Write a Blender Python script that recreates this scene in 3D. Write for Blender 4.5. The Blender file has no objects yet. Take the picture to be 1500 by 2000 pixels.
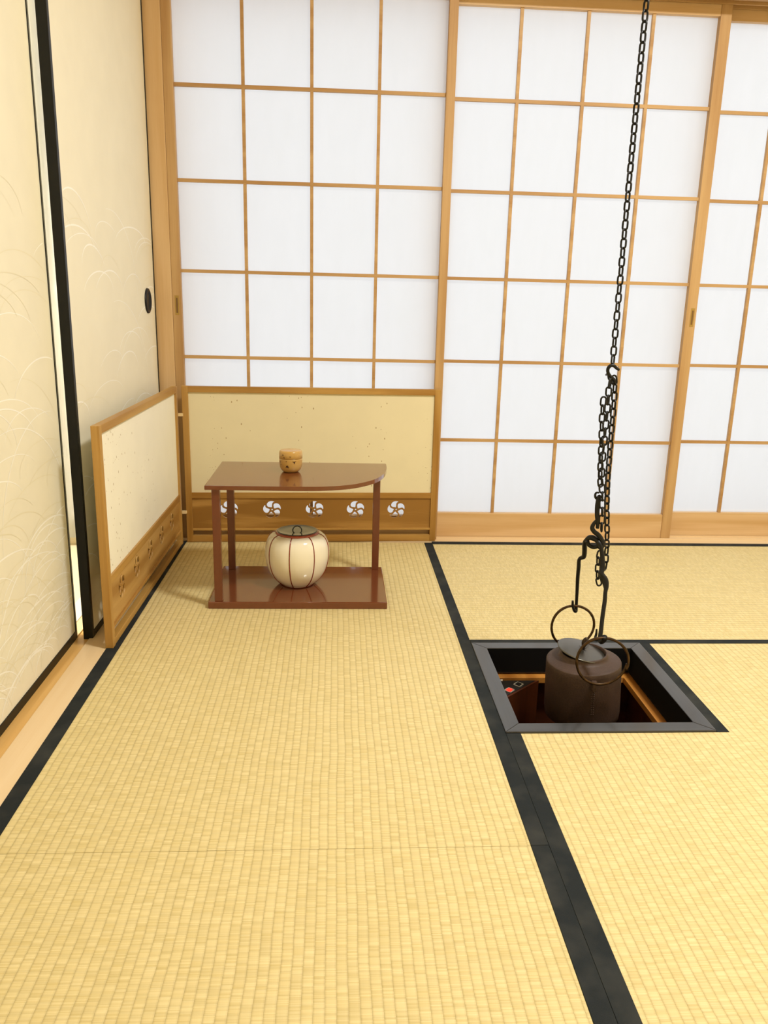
import bpy, bmesh, math, random
from mathutils import Vector, Matrix
C = bpy.context.scene
COL = C.collection
PI = math.pi
# ------------------------------------------------------------------ camera
FPX, PITCH, YAW, ROLL = 1559.37, 0.25679, -0.06073, 0.02486
CAM = Vector((0.63324, -2.63359, 0.8079))
_f0 = Vector((-math.sin(YAW), math.cos(YAW), 0)); _r0 = Vector((math.cos(YAW), math.sin(YAW), 0)); _u0 = Vector((0, 0, 1))
FW = math.cos(PITCH)*_f0 - math.sin(PITCH)*_u0
UP0 = math.sin(PITCH)*_f0 + math.cos(PITCH)*_u0
RT = math.cos(ROLL)*_r0 + math.sin(ROLL)*UP0
UP = -math.sin(ROLL)*_r0 + math.cos(ROLL)*UP0
cd = bpy.data.cameras.new('camera'); cam = bpy.data.objects.new('camera', cd); COL.objects.link(cam)
cam.matrix_world = Matrix(((RT.x, UP.x, -FW.x, CAM.x), (RT.y, UP.y, -FW.y, CAM.y), (RT.z, UP.z, -FW.z, CAM.z), (0, 0, 0, 1)))
cd.sensor_fit = 'VERTICAL'; cd.sensor_height = 36.0; cd.lens = FPX*36.0/2000.0; cd.clip_start = 0.02
C.camera = cam
# ------------------------------------------------------------------ world, exposure, lamps
C.view_settings.view_transform = 'Standard'; C.view_settings.look = 'None'
C.view_settings.gamma = 1.0; C.view_settings.use_curve_mapping = False
C.view_settings.exposure = 0.0
SKY = 1.03
w = bpy.data.worlds.new('world'); C.world = w; w.use_nodes = True
w.node_tree.nodes['Background'].inputs[0].default_value = (0.955, 0.985, 1.035, 1)
w.node_tree.nodes['Background'].inputs[1].default_value = SKY
LAMP_XY = (1.70, -1.60); LAMP_W = 53.0; LAMP_COL = (1.0, 0.99, 0.945)
NEXT_FILL_W = 62.0

# ------------------------------------------------------------------ helpers
def at(px, py, Y):
    """point on the vertical plane y = Y, read off the photograph"""
    d = FW + (px-750)/FPX*RT - (py-1000)/FPX*UP
    return CAM + d*((Y-CAM.y)/d.y)

def link(name, me, m=None, parent=None):
    o = bpy.data.objects.new(name, me); COL.objects.link(o)
    if m:
        for k in (m if isinstance(m, (list, tuple)) else [m]): me.materials.append(k)
    if parent: o.parent = parent
    return o

def obj(name, bm, m, parent=None, smooth=False, org=None):
    """mesh written in world coordinates; shifted into its thing's frame"""
    root = parent
    off = Vector((0, 0, 0))
    q = parent
    while q: off += Vector(q.location); q = q.parent
    if org is not None: off = Vector(org)
    bmesh.ops.translate(bm, verts=bm.verts, vec=-off)
    bmesh.ops.recalc_face_normals(bm, faces=bm.faces)
    me = bpy.data.meshes.new(name); bm.to_mesh(me); bm.free()
    if smooth:
        for p in me.polygons: p.use_smooth = True
    o = link(name, me, m, parent)
    if org is not None:
        l = Vector(org)
        q = parent
        while q: l -= Vector(q.location); q = q.parent
        o.location = l
    return o

def tag(o, label, cat=None, group=None, kind=None):
    if label: o['label'] = label
    if cat: o['category'] = cat
    if group: o['group'] = group
    if kind: o['kind'] = kind
    return o

def thing(name, loc, label, cat, group=None):
    o = bpy.data.objects.new(name, None); COL.objects.link(o); o.location = loc; o.empty_display_size = .05
    return tag(o, label, cat, group)

def structure(o, label=None):
    o['kind'] = 'structure'
    if label: o['label'] = label
    return o

def box(bm, x0, x1, y0, y1, z0, z1, bev=0.0, mi=0):
    r = bmesh.ops.create_cube(bm, size=1.0)
    vs = r['verts']
    for v in vs:
        v.co = Vector((x0+(v.co.x+.5)*(x1-x0), y0+(v.co.y+.5)*(y1-y0), z0+(v.co.z+.5)*(z1-z0)))
    fs = set(f for v in vs for f in v.link_faces)
    for f in fs: f.material_index = mi
    if bev > 0:
        es = list(set(e for v in vs for e in v.link_edges))
        bmesh.ops.bevel(bm, geom=es, offset=bev, segments=2, affect='EDGES', profile=.6)
    return vs

def BX(*a, **k):
    bm = bmesh.new(); box(bm, *a, **k); return bm

def tube(bm, pts, rad, n=10, closed=False, flat=None):
    """swept tube through pts; rad a number or a list"""
    pts = [Vector(p) for p in pts]; N = len(pts)
    rings = []; prev = None
    for i, p in enumerate(pts):
        if closed: t = (pts[(i+1) % N]-pts[i-1])
        else: t = pts[min(i+1, N-1)]-pts[max(i-1, 0)]
        t.normalize()
        if prev is None:
            a = Vector((0, 0, 1)) if abs(t.z) < .9 else Vector((1, 0, 0))
            u = t.cross(a).normalized()
        else:
            u = (prev - t*prev.dot(t)).normalized()
        prev = u; v = t.cross(u)
        r = rad[i] if isinstance(rad, (list, tuple)) else rad
        rings.append([bm.verts.new(p + r*(math.cos(2*PI*k/n)*u + math.sin(2*PI*k/n)*v)) for k in range(n)])
    M = N if closed else N-1
    if closed:   # choose the twist that joins best
        best = min(range(n), key=lambda s: sum((rings[-1][k].co-rings[0][(k+s) % n].co).length for k in range(n)))
    for i in range(M):
        A = rings[i]; B = rings[(i+1) % N]; s = best if (closed and i == N-1) else 0
        for k in range(n):
            bm.faces.new((A[k], A[(k+1) % n], B[(k+1+s) % n], B[(k+s) % n]))
    if not closed:
        for R, p, sg in ((rings[0], pts[0], -1), (rings[-1], pts[-1], 1)):
            c = bm.verts.new(p)
            for k in range(n): bm.faces.new((R[k], R[(k+1) % n], c))
    return bm

def smoothpath(P, n=6):
    """Catmull-Rom through control points"""
    P = [Vector(p) for p in P]; out = []
    for i in range(len(P)-1):
        a = P[max(i-1, 0)]; b = P[i]; c = P[i+1]; d = P[min(i+2, len(P)-1)]
        for k in range(n):
            t = k/n
            out.append(.5*((2*b)+(c-a)*t+(2*a-5*b+4*c-d)*t*t+(3*b-a-3*c+d)*t**3))
    out.append(P[-1]); return out

def lathe(bm, prof, c, n=64, M=None, lobe=None):
    """prof: list of (r, z); c centre; closes at r==0"""
    rings = []
    for (r, z) in prof:
        if r < 1e-6: rings.append([bm.verts.new(Vector((0, 0, z)))])
        else:
            ring = []
            for k in range(n):
                a = 2*PI*k/n
                rr = r*(lobe(a, z) if lobe else 1)
                ring.append(bm.verts.new(Vector((rr*math.cos(a), rr*math.sin(a), z))))
            rings.append(ring)
    allv = [v for R in rings for v in R]
    for A, B in zip(rings[:-1], rings[1:]):
        for k in range(n):
            if len(A) == 1 and len(B) == 1: continue
            if len(A) == 1: bm.faces.new((A[0], B[k], B[(k+1) % n]))
            elif len(B) == 1: bm.faces.new((A[k], A[(k+1) % n], B[0]))
            else: bm.faces.new((A[k], A[(k+1) % n], B[(k+1) % n], B[k]))
    for v in allv:
        if M is not None: v.co = M @ v.co
        v.co += Vector(c)
    return allv

def slab(outer, holes, z0, z1, frame=None):
    """flat board with real holes: 2D outlines filled and extruded. frame maps (u, v, w) to world."""
    cu = bpy.data.curves.new('tmp', 'CURVE'); cu.dimensions = '2D'; cu.fill_mode = 'BOTH'
    for poly in [outer]+holes:
        s = cu.splines.new('POLY'); s.points.add(len(poly)-1)
        for i, (x, y) in enumerate(poly): s.points[i].co = (x, y, 0, 1)
        s.use_cyclic_u = True
    cu.extrude = (z1-z0)/2
    t = bpy.data.objects.new('tmp', cu); COL.objects.link(t)
    bpy.context.view_layer.update()
    me = bpy.data.meshes.new_from_object(t.evaluated_get(bpy.context.evaluated_depsgraph_get()))
    bpy.data.objects.remove(t); bpy.data.curves.remove(cu)
    bm = bmesh.new(); bm.from_mesh(me); bpy.data.meshes.remove(me)
    bmesh.ops.remove_doubles(bm, verts=bm.verts, dist=1e-6)
    for v in bm.verts:
        q = Vector((v.co.x, v.co.y, v.co.z+(z0+z1)/2))
        v.co = frame(q) if frame else q
    return bm

# ------------------------------------------------------------------ materials
class NT:
    def __init__(s, name):
        s.m = bpy.data.materials.new(name); s.m.use_nodes = True
        s.t = s.m.node_tree; s.b = s.t.nodes['Principled BSDF']; s.out = s.t.nodes['Material Output']
    def n(s, typ, **k):
        q = s.t.nodes.new(typ)
        for a, v in k.items():
            if a.startswith('i_'):
                key = a[2:]; key = int(key) if key.isdigit() else key
                if isinstance(v, bpy.types.NodeSocket): s.t.links.new(v, q.inputs[key])
                else: q.inputs[key].default_value = v
            else: setattr(q, a, v)
        return q
    def l(s, a, b): s.t.links.new(a, b)
    def math(s, op, a, b=0.0, c=0.0):
        q = s.n('ShaderNodeMath', operation=op)
        for i, v in enumerate((a, b, c)):
            if isinstance(v, bpy.types.NodeSocket): s.l(v, q.inputs[i])
            else: q.inputs[i].default_value = v
        return q.outputs[0]
    def mix(s, f, a, b, bt='MIX'):
        q = s.n('ShaderNodeMix', data_type='RGBA', blend_type=bt)
        for i, v in ((0, f), (6, a), (7, b)):
            if isinstance(v, bpy.types.NodeSocket): s.l(v, q.inputs[i])
            elif i == 0: q.inputs[0].default_value = v
            else: q.inputs[i].default_value = (*v, 1) if len(v) == 3 else v
        return q.outputs[2]
    def ramp(s, f, a, b):
        q = s.n('ShaderNodeMapRange'); s.l(f, q.inputs[0])
        q.inputs[1].default_value = a; q.inputs[2].default_value = b
        return q.outputs[0]
    def bump(s, h, dist, strength=1.0):
        q = s.n('ShaderNodeBump'); q.inputs['Strength'].default_value = strength
        q.inputs['Distance'].default_value = dist; s.l(h, q.inputs['Height']); s.l(q.outputs[0], s.b.inputs['Normal'])
    def coord(s, scale=(1, 1, 1), rot=(0, 0, 0), loc=(0, 0, 0)):
        tc = s.n('ShaderNodeTexCoord'); mp = s.n('ShaderNodeMapping'); s.l(tc.outputs['Object'], mp.inputs[0])
        mp.inputs['Scale'].default_value = scale; mp.inputs['Rotation'].default_value = rot; mp.inputs['Location'].default_value = loc
        return mp.outputs[0]
    def noise(s, vec, scale=1, detail=3, rough=.5):
        q = s.n('ShaderNodeTexNoise'); s.l(vec, q.inputs['Vector']); q.inputs['Scale'].default_value = scale
        q.inputs['Detail'].default_value = detail; q.inputs['Roughness'].default_value = rough
        return q.outputs[0]

def lin(r, g, b):
    f = lambda c: (c/255/12.92) if c/255 <= .04045 else ((c/255+.055)/1.055)**2.4
    return (f(r), f(g), f(b))

def plain(name, col, rough=.5, coat=0, metal=0, var=.06, scale=30, spec=.5, coat_rough=.08):
    t = NT(name); n = t.noise(t.coord(), scale, 4)
    dark = tuple(c*(1-2*var) for c in col)
    t.l(t.mix(t.ramp(n, .3, .7), dark, col), t.b.inputs['Base Color'])
    t.b.inputs['Roughness'].default_value = rough; t.b.inputs['Metallic'].default_value = metal
    t.b.inputs['Coat Weight'].default_value = coat; t.b.inputs['Coat Roughness'].default_value = coat_rough
    t.b.inputs['Specular IOR Level'].default_value = spec
    return t.m

def wood(name, light, dark, axis, rough=.5, rings=1.0, contrast=1.0, seed=0, coat=0, fig=0.35):
    """grain running along axis (0,1,2)"""
    t = NT(name)
    sc = [38, 38, 38]; sc[axis] = 1.6
    v = t.coord(tuple(sc), loc=(seed*3.1, seed*1.7, seed*.9))
    a = t.noise(v, rings, 3, .55)
    sc2 = [7, 7, 7]; sc2[axis] = .7
    v2 = t.coord(tuple(sc2), loc=(seed, seed*2.2, 0))
    b = t.noise(v2, 1, 2, .4)
    bands = t.math('SINE', t.math('ADD', t.math('MULTIPLY', b, 30.0), t.math('MULTIPLY', a, 2.0)))
    bands = t.math('MULTIPLY_ADD', bands, .5, .5)
    sc3 = [420, 420, 420]; sc3[axis] = 9
    c = t.noise(t.coord(tuple(sc3)), 1, 2, .6)
    h = t.math('ADD', t.math('MULTIPLY', a, .8*contrast), t.math('MULTIPLY', bands, fig*contrast))
    h = t.math('ADD', h, t.math('MULTIPLY', c, .35*contrast))
    f = t.ramp(h, .35*contrast, 1.1*contrast)
    t.l(t.mix(f, light, dark), t.b.inputs['Base Color'])
    t.b.inputs['Roughness'].default_value = rough
    t.b.inputs['Coat Weight'].default_value = coat; t.b.inputs['Coat Roughness'].default_value = .16
    t.bump(c, .0002, .4)
    return t.m

def tatami(name, axis, light=(.81, .685, .36), dark=(.645, .51, .205), seed=0.0):
    """woven rush: warp ribs run along `axis`, fine strands across them"""
    t = NT(name)
    tc = t.n('ShaderNodeTexCoord'); sp = t.n('ShaderNodeSeparateXYZ'); t.l(tc.outputs['Object'], sp.inputs[0])
    U, V = (sp.outputs[0], sp.outputs[1]) if axis == 1 else (sp.outputs[1], sp.outputs[0])
    cm = t.n('ShaderNodeCombineXYZ'); t.l(U, cm.inputs[0]); t.l(V, cm.inputs[1])
    wob = t.noise(cm.outputs[0], 6, 2)
    u = t.math('ADD', t.math('DIVIDE', U, .0140), t.math('MULTIPLY', wob, .5))
    col = t.math('FLOOR', u); fu = t.math('FRACT', u)
    # hash per rib
    hsh = t.math('FRACT', t.math('MULTIPLY', t.math('SINE', t.math('MULTIPLY', col, 12.9898+seed)), 43758.5))
    par = t.math('MODULO', t.math('ABSOLUTE', col), 2.0)
    # rib profile: round between the warp threads, fine dark groove at the thread
    edge = t.math('MINIMUM', fu, t.math('SUBTRACT', 1.0, fu))
    groove = t.ramp(edge, .0, .20)
    prof = t.math('POWER', t.math('SINE', t.math('MULTIPLY', fu, PI)), .5)
    # strands: fine across lines, different in each rib pair
    c2 = t.n('ShaderNodeCombineXYZ'); t.l(t.math('MULTIPLY', col, 7.31), c2.inputs[0]); t.l(t.math('MULTIPLY', V, 420.0), c2.inputs[1])
    strand = t.noise(c2.outputs[0], 1.0, 3, .65)
    # blocks: groups of strands, staggered between neighbouring ribs
    c3 = t.n('ShaderNodeCombineXYZ'); t.l(t.math('MULTIPLY', col, 3.77), c3.inputs[0])
    t.l(t.math('ADD', t.math('MULTIPLY', V, 74.0), t.math('MULTIPLY', par, .5)), c3.inputs[1])
    vor = t.n('ShaderNodeTexVoronoi', voronoi_dimensions='2D', feature='DISTANCE_TO_EDGE'); vor.inputs['Scale'].default_value = 1.0
    t.l(c3.outputs[0], vor.inputs['Vector'])
    blk = t.ramp(vor.outputs['Distance'], 0.0, .20)
    vc = t.n('ShaderNodeTexVoronoi', voronoi_dimensions='2D'); vc.inputs['Scale'].default_value = 1.0; t.l(c3.outputs[0], vc.inputs['Vector'])
    tone = t.n('ShaderNodeSeparateColor'); t.l(vc.outputs['Color'], tone.inputs[0])
    big = t.noise(t.coord(), 2.2, 3)
    f = t.math('MULTIPLY', t.ramp(strand, .34, .60), .70)
    f = t.math('ADD', f, t.math('MULTIPLY', tone.outputs[0], .26))
    f = t.math('ADD', f, t.math('MULTIPLY', big, .30))
    f = t.math('SUBTRACT', f, .12)
    base = t.mix(f, dark, light)
    line = t.math('MULTIPLY', t.math('SUBTRACT', 1.0, blk), .19)
    gr = t.math('MULTIPLY', t.math('SUBTRACT', 1.0, groove), .27)
    k = t.math('MINIMUM', t.math('ADD', line, gr), .75)
    base = t.mix(k, base, tuple(c*.62 for c in dark))
    t.l(base, t.b.inputs['Base Color'])
    t.b.inputs['Roughness'].default_value = .5
    t.b.inputs['Specular IOR Level'].default_value = .4
    h = t.math('ADD', t.math('MULTIPLY', prof, 1.0), t.math('MULTIPLY', strand, .35))
    h = t.math('ADD', h, t.math('MULTIPLY', blk, .25))
    t.bump(h, .0012, .85)
    return t.m

def papermat(name, col, fleck=None, dens=.5, rough=.8, flat=None):
    t = NT(name)
    n = t.noise(t.coord(), 14, 4)
    base = t.mix(t.ramp(n, .3, .7), tuple(c*.965 for c in col), col)
    if fleck:
        v = t.n('ShaderNodeTexVoronoi'); v.inputs['Scale'].default_value = 105.0; v.inputs['Randomness'].default_value = 1.0
        t.l(t.coord(fleck), v.inputs['Vector'])
        sc = t.n('ShaderNodeSeparateColor'); t.l(v.outputs['Color'], sc.inputs[0])
        dn = t.noise(t.coord(), 2.6, 2)
        sel = t.math('LESS_THAN', sc.outputs[0], t.math('MULTIPLY', t.ramp(dn, .36, .62), dens))
        rad = t.math('MULTIPLY', t.math('POWER', sc.outputs[1], 2.0), .22)
        sp = t.math('MULTIPLY', t.math('LESS_THAN', v.outputs['Distance'], rad), sel)
        base = t.mix(t.math('MULTIPLY', sp, .7), base, (.33, .20, .05))
    t.l(base, t.b.inputs['Base Color']); t.b.inputs['Roughness'].default_value = rough
    t.b.inputs['Specular IOR Level'].default_value = .25
    return t.m

M = {}
W1 = lin(214, 168, 104); W2 = lin(176, 124, 62)
for i, ax in enumerate('xyz'):
    M['cypress_'+ax] = wood('pale cypress', lin(228, 196, 150), lin(206, 166, 112), i, .45, contrast=.9, seed=1)
    M['lattice_'+ax] = wood('lattice cedar', lin(206, 170, 118), lin(174, 132, 80), i, .55, contrast=.9, seed=2)
    M['screen_'+ax] = wood('screen wood', lin(200, 158, 86), lin(158, 112, 44), i, .42, contrast=1.0, seed=3, fig=.5)
    M['sill_'+ax] = wood('sill wood', lin(242, 218, 178), lin(230, 198, 148), i, .38, contrast=.8, seed=4, fig=.2)
    M['groove_'+ax] = wood('sill groove wood', lin(236, 192, 118), lin(214, 164, 86), i, .4, contrast=.8, seed=8, fig=.2)
    M['dark_'+ax] = wood('lacquered ash', (.034, .035, .034), (.012, .012, .012), i, .42, contrast=1.2, seed=5, coat=.7)
    M['pit_'+ax] = wood('hearth box wood', lin(96, 48, 22), lin(56, 24, 10), i, .4, seed=6)
    M['ledge_'+ax] = wood('hearth ledge wood', lin(214, 150, 70), lin(170, 108, 40), i, .45, seed=7)
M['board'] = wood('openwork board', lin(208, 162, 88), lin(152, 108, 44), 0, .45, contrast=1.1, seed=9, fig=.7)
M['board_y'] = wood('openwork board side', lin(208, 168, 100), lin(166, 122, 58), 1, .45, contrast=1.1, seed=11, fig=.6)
M['tatami_y'] = tatami('rush weave', 1)
M['tatami_y2'] = tatami('rush weave second', 1, seed=3.3)
M['tatami_x'] = tatami('rush weave across', 0, seed=1.7)
M['heri'] = plain('black edging cloth', (.016, .018, .018), .8, var=.2, scale=500, spec=.3)
def _heri():
    t = NT('worn black edging'); n = t.noise(t.coord((1, 1, 1)), 16, 3); g = t.noise(t.coord(), 900, 2)
    c = t.mix(t.ramp(n, .42, .75), (.010, .0145, .0165), (.040, .042, .038))
    c = t.mix(t.math('MULTIPLY', t.ramp(g, .4, .7), .5), c, (.022, .025, .026))
    t.l(c, t.b.inputs['Base Color']); t.b.inputs['Roughness'].default_value = .8; t.b.inputs['Specular IOR Level'].default_value = .25; t.bump(g, .0003, .5); return t.m
M['heri'] = _heri()
M['lacquer_black'] = plain('black lacquer', (.005, .006, .005), .42, var=.1, spec=.3)
M['lacquer_edge'] = plain('brown black lacquer', (.014, .010, .009), .25, coat=.4, var=.1)
M['fusuma'] = papermat('gold cream fusuma paper', lin(239, 233, 210), rough=.5)
M['fus_white'] = plain('white grass print', lin(253, 251, 240), .5, var=.01)
M['fus_tan'] = plain('tan grass print', lin(234, 226, 196), .5, var=.01)
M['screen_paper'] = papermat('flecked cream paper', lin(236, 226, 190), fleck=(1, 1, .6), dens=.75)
M['screen_paper_light'] = papermat('flecked cream paper lit side', lin(247, 243, 224), fleck=(1, 1, .6), dens=.85)  # same screen paper, raised in colour for the left panel's lit side
M['plaster'] = plain('cream plaster', lin(235, 222, 190), .9, var=.02)
M['ceiling'] = plain('ceiling board', lin(225, 200, 160), .8, var=.05)
M['shelf'] = plain('brown red lacquer', (.17, .045, .014), .16, coat=.6, var=.06, scale=60, coat_rough=.06)
M['shelf_leg'] = plain('brown red lacquer legs', (.155, .038, .013), .3, coat=.3, var=.06, scale=60)
M['porcelain'] = plain('cream porcelain', lin(247, 240, 218), .12, coat=.5, var=.015, scale=12, coat_rough=.04)
M['red_line'] = plain('iron red glaze', (.26, .028, .012), .2, coat=.4, var=.1)
M['rim_red'] = plain('red rim glaze', (.38, .065, .025), .2, coat=.4, var=.12)
M['lid_black'] = plain('black lacquer lid', (.012, .014, .010), .14, coat=.5, var=.1)
M['iron'] = plain('black wrought iron', (.006, .006, .006), .45, metal=0, var=.2, scale=200, spec=.35)
M['bronze'] = plain('aged brass iron ring', (.10, .055, .022), .38, metal=.75, var=.35, scale=90)
M['knob_bronze'] = plain('dark bronze', (.035, .020, .010), .35, metal=.5, var=.3, scale=120)
M['brass'] = plain('brass pull', (.50, .33, .09), .35, metal=.6, var=.1)
M['matte_black'] = plain('unpolished black wood', (.004, .004, .004), .8, spec=.15)
M['chrome'] = plain('pale metal', (.75, .72, .62), .35, metal=.2)
def _kettle():
    t = NT('rough cast iron'); a = t.noise(t.coord(), 260, 4, .7); b = t.noise(t.coord(), 14, 3)
    c = t.mix(t.ramp(b, .3, .7), (.052, .028, .019), (.082, .048, .034))
    c = t.mix(t.math('MULTIPLY', t.ramp(a, .35, .7), .35), c, (.03, .015, .009))
    t.l(c, t.b.inputs['Base Color']); t.b.inputs['Roughness'].default_value = .55; t.b.inputs['Metallic'].default_value = .15
    t.bump(a, .0012, .6); return t.m
M['kettle'] = _kettle()
M['kettle_lid'] = plain('smooth bronze lid', (.16, .155, .135), .3, metal=.85, var=.06, scale=20)
def _caddy():
    t = NT('gold lacquer'); n = t.noise(t.coord(), 22, 3); f = t.noise(t.coord(), 900, 2)
    c = t.mix(t.ramp(n, .3, .7), lin(196, 150, 66), lin(206, 166, 96))
    c = t.mix(t.math('MULTIPLY', t.ramp(f, .45, .6), .25), c, lin(222, 190, 120))
    t.l(c, t.b.inputs['Base Color']); t.b.inputs['Roughness'].default_value = .28; t.b.inputs['Coat Weight'].default_value = .6
    t.b.inputs['Coat Roughness'].default_value = .05; return t.m
M['gold'] = _caddy()
M['motif'] = plain('dark painted motif', (.035, .006, .006), .3)
M['motif_brown'] = plain('brown painted motif', (.20, .10, .03), .3)
def _shoji():
    t = NT('shoji paper'); n = t.noise(t.coord((40, 40, 9)), 1, 4, .6)
    tr = t.n('ShaderNodeBsdfTranslucent'); df = t.n('ShaderNodeBsdfDiffuse')
    c = t.mix(t.ramp(n, .3, .7), (.955, .955, .95), (.97, .97, .968)); t.l(c, tr.inputs[0])
    df.inputs[0].default_value = (.9, .9, .88, 1)
    mx = t.n('ShaderNodeMixShader'); mx.inputs[0].default_value = .10
    t.l(tr.outputs[0], mx.inputs[1]); t.l(df.outputs[0], mx.inputs[2]); t.l(mx.outputs[0], t.out.inputs[0]); return t.m
M['shoji'] = _shoji()
def emis(name, col, s):
    t = NT(name); t.b.inputs['Base Color'].default_value = (*col, 1); t.b.inputs['Emission Color'].default_value = (*col, 1)
    t.b.inputs['Emission Strength'].default_value = s; return t.m
M['red_lit'] = emis('lit red switch', (1.0, .03, .015), 1.6)
M['switch'] = plain('black switch', (.02, .02, .02), .3)
M['ink'] = plain('black box top', (.02, .018, .016), .45)
M['curtain'] = plain('white cloth', lin(245, 245, 240), .85, var=.01)
M['next_floor'] = plain('pale vinyl floor', lin(238, 226, 196), .4, var=.03)
M['white_trim'] = plain('white trim', lin(236, 228, 222), .5, var=.02)

# ================================================================== STRUCTURE
RX0, RX1, RY0, RY1 = .965, 1.389, -1.2531, -.8291       # hearth opening (424 mm frame)
# floor under the mats, with the hearth opening
structure(obj('floor', slab([(-.03, -3.7), (3.3, -3.7), (3.3, .30), (-.03, .30)],
          [[(RX0, RY0), (RX1, RY0), (RX1, RY1), (RX0, RY1)]], -.10, -.0505), M['pit_x']), 'wooden sub floor under the mats')

def poly_prism(pts, z0, z1):
    bm = bmesh.new()
    a = [bm.verts.new((x, y, z0)) for x, y in pts]; b = [bm.verts.new((x, y, z1)) for x, y in pts]
    bm.faces.new(a[::-1]); bm.faces.new(b)
    for i in range(len(pts)): bm.faces.new((a[i], a[(i+1) % len(pts)], b[(i+1) % len(pts)], b[i]))
    return bm

def mat(pts, herits, m, label):
    x = sum(p[0] for p in pts)/len(pts); y = sum(p[1] for p in pts)/len(pts)
    t = thing('tatami_mat', (x, y, -.05), label, 'tatami mat', 'tatami mats covering the floor')
    obj('woven_surface', poly_prism(pts, -.05, 0), m, t)
    for (x0, x1, y0, y1) in herits:
        obj('cloth_border', BX(x0, x1, y0, y1, -.0495, .0012, bev=.0008), M['heri'], t)
XL = .0912; XM = .9656
G = .00035
mat([(XL+.0295, -1.585+G), (.9372, -1.585+G), (.9372, .019), (XL+.0295, .019)], [(XL, XL+.029, -1.585+G, .019), (.9377, XM, -1.585+G, .019)],
    M['tatami_y'], 'long tatami mat along the sliding panels, under the brown tea shelf')
mat([(XL+.0295, -3.45), (.9372, -3.45), (.9372, -1.585-G), (XL+.0295, -1.585-G)], [(XL, XL+.029, -3.45, -1.585-G), (.9377, XM, -3.45, -1.585-G)],
    M['tatami_y2'], 'nearest left tatami mat in front of the thin cross seam')
mat([(XM+G, -.8065), (2.75, -.8065), (2.75, .004), (XM+G, .004)], [(XM+G, 2.75, -.8291, -.807), (XM+G, 2.75, .0045, .034)],
    M['tatami_x'], 'rear tatami mat between the square hearth and the paper doors')
mat([(.9955, -3.45), (2.75, -3.45), (2.75, -.8297), (1.4145, -.8297), (1.4145, RY0-.0005), (.9955, RY0-.0005)],
    [(XM+G, .995, -3.45, RY0-.0005), (1.3895, 1.414, RY0-.0005, -.8297)],
    M['tatami_y'], 'right tatami mat notched around the black square hearth')

# wooden sill on the left: two grooves for the sliding panels
bm = bmesh.new()
box(bm, .034, .0907, -3.45, .06, -.05, 0.0, bev=.0008)
box(bm, .0195, .034, -3.45, .06, -.05, -.0025, mi=1)
box(bm, .001, .0195, -3.45, .06, -.05, -.0042, mi=1)
box(bm, -.004, .001, -3.45, .06, -.05, -.0008)
box(bm, -.03, -.004, -3.45, .06, -.05, -.0042)
structure(obj('trim_1', bm, [M['sill_y'], M['groove_y']]), 'pale grooved wooden sill beside the mats')
# back sill and lintel with grooves
bm = bmesh.new()
box(bm, .083, 2.75, .0345, .062, -.05, .0, bev=.0006)
box(bm, .083, 2.75, .062, .094, -.05, -.004)
box(bm, .083, 2.75, .094, .101, -.05, -.0005)
box(bm, .083, 2.75, .101, .130, -.05, -.004)
box(bm, .083, 2.75, .130, .138, -.05, -.0005)
box(bm, .083, 2.75, .138, .170, -.05, -.004)
box(bm, .083, 2.75, .170, .20, -.05, 0)
structure(obj('trim_2', bm, M['sill_x']), 'grooved wooden threshold under the paper doors')
bm = bmesh.new()
box(bm, -.06, 2.75, .03, .2, 1.745, 1.86)
for a, b in ((.03, .0655), (.0955, .1015), (.1345, .1375), (.169, .2)): box(bm, -.06, 2.75, a, b, 1.727, 1.7455, bev=.0008)
structure(obj('trim_3', bm, M['lattice_x']), 'grooved wooden lintel above the paper doors')
# corner post
bm = BX(-.03, .0952, .0665, .2, -.05, 1.745, bev=.0015)
structure(obj('trim_4', bm, M['cypress_z']), 'pale wooden corner post between the two walls')
# left lintel
bm = BX(-.06, .085, -3.45, .03, 1.735, 1.86, bev=.001)
structure(obj('trim_5', bm, M['cypress_y']), 'wooden lintel above the left sliding panels')
# walls / ceiling
structure(obj('wall_back', BX(-.06, 2.75, .06, .16, 1.86, 2.4), M['plaster']))
structure(obj('wall_left', BX(-.06, .02, -3.45, .06, 1.86, 2.4), M['plaster']))
structure(obj('wall_right', BX(2.75, 2.83, -3.5, .2, -.05, 2.4), M['plaster']))
structure(obj('wall_front', BX(-.06, 2.75, -3.53, -3.45, -.05, 2.4), M['plaster']))
structure(obj('ceiling', BX(-1.3, 2.83, -3.53, .2, 2.4, 2.45), M['ceiling']))
structure(obj('wall_left_near', BX(-.06, .0, -3.45, -2.57, -.0, 1.735), M['plaster']))

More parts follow.
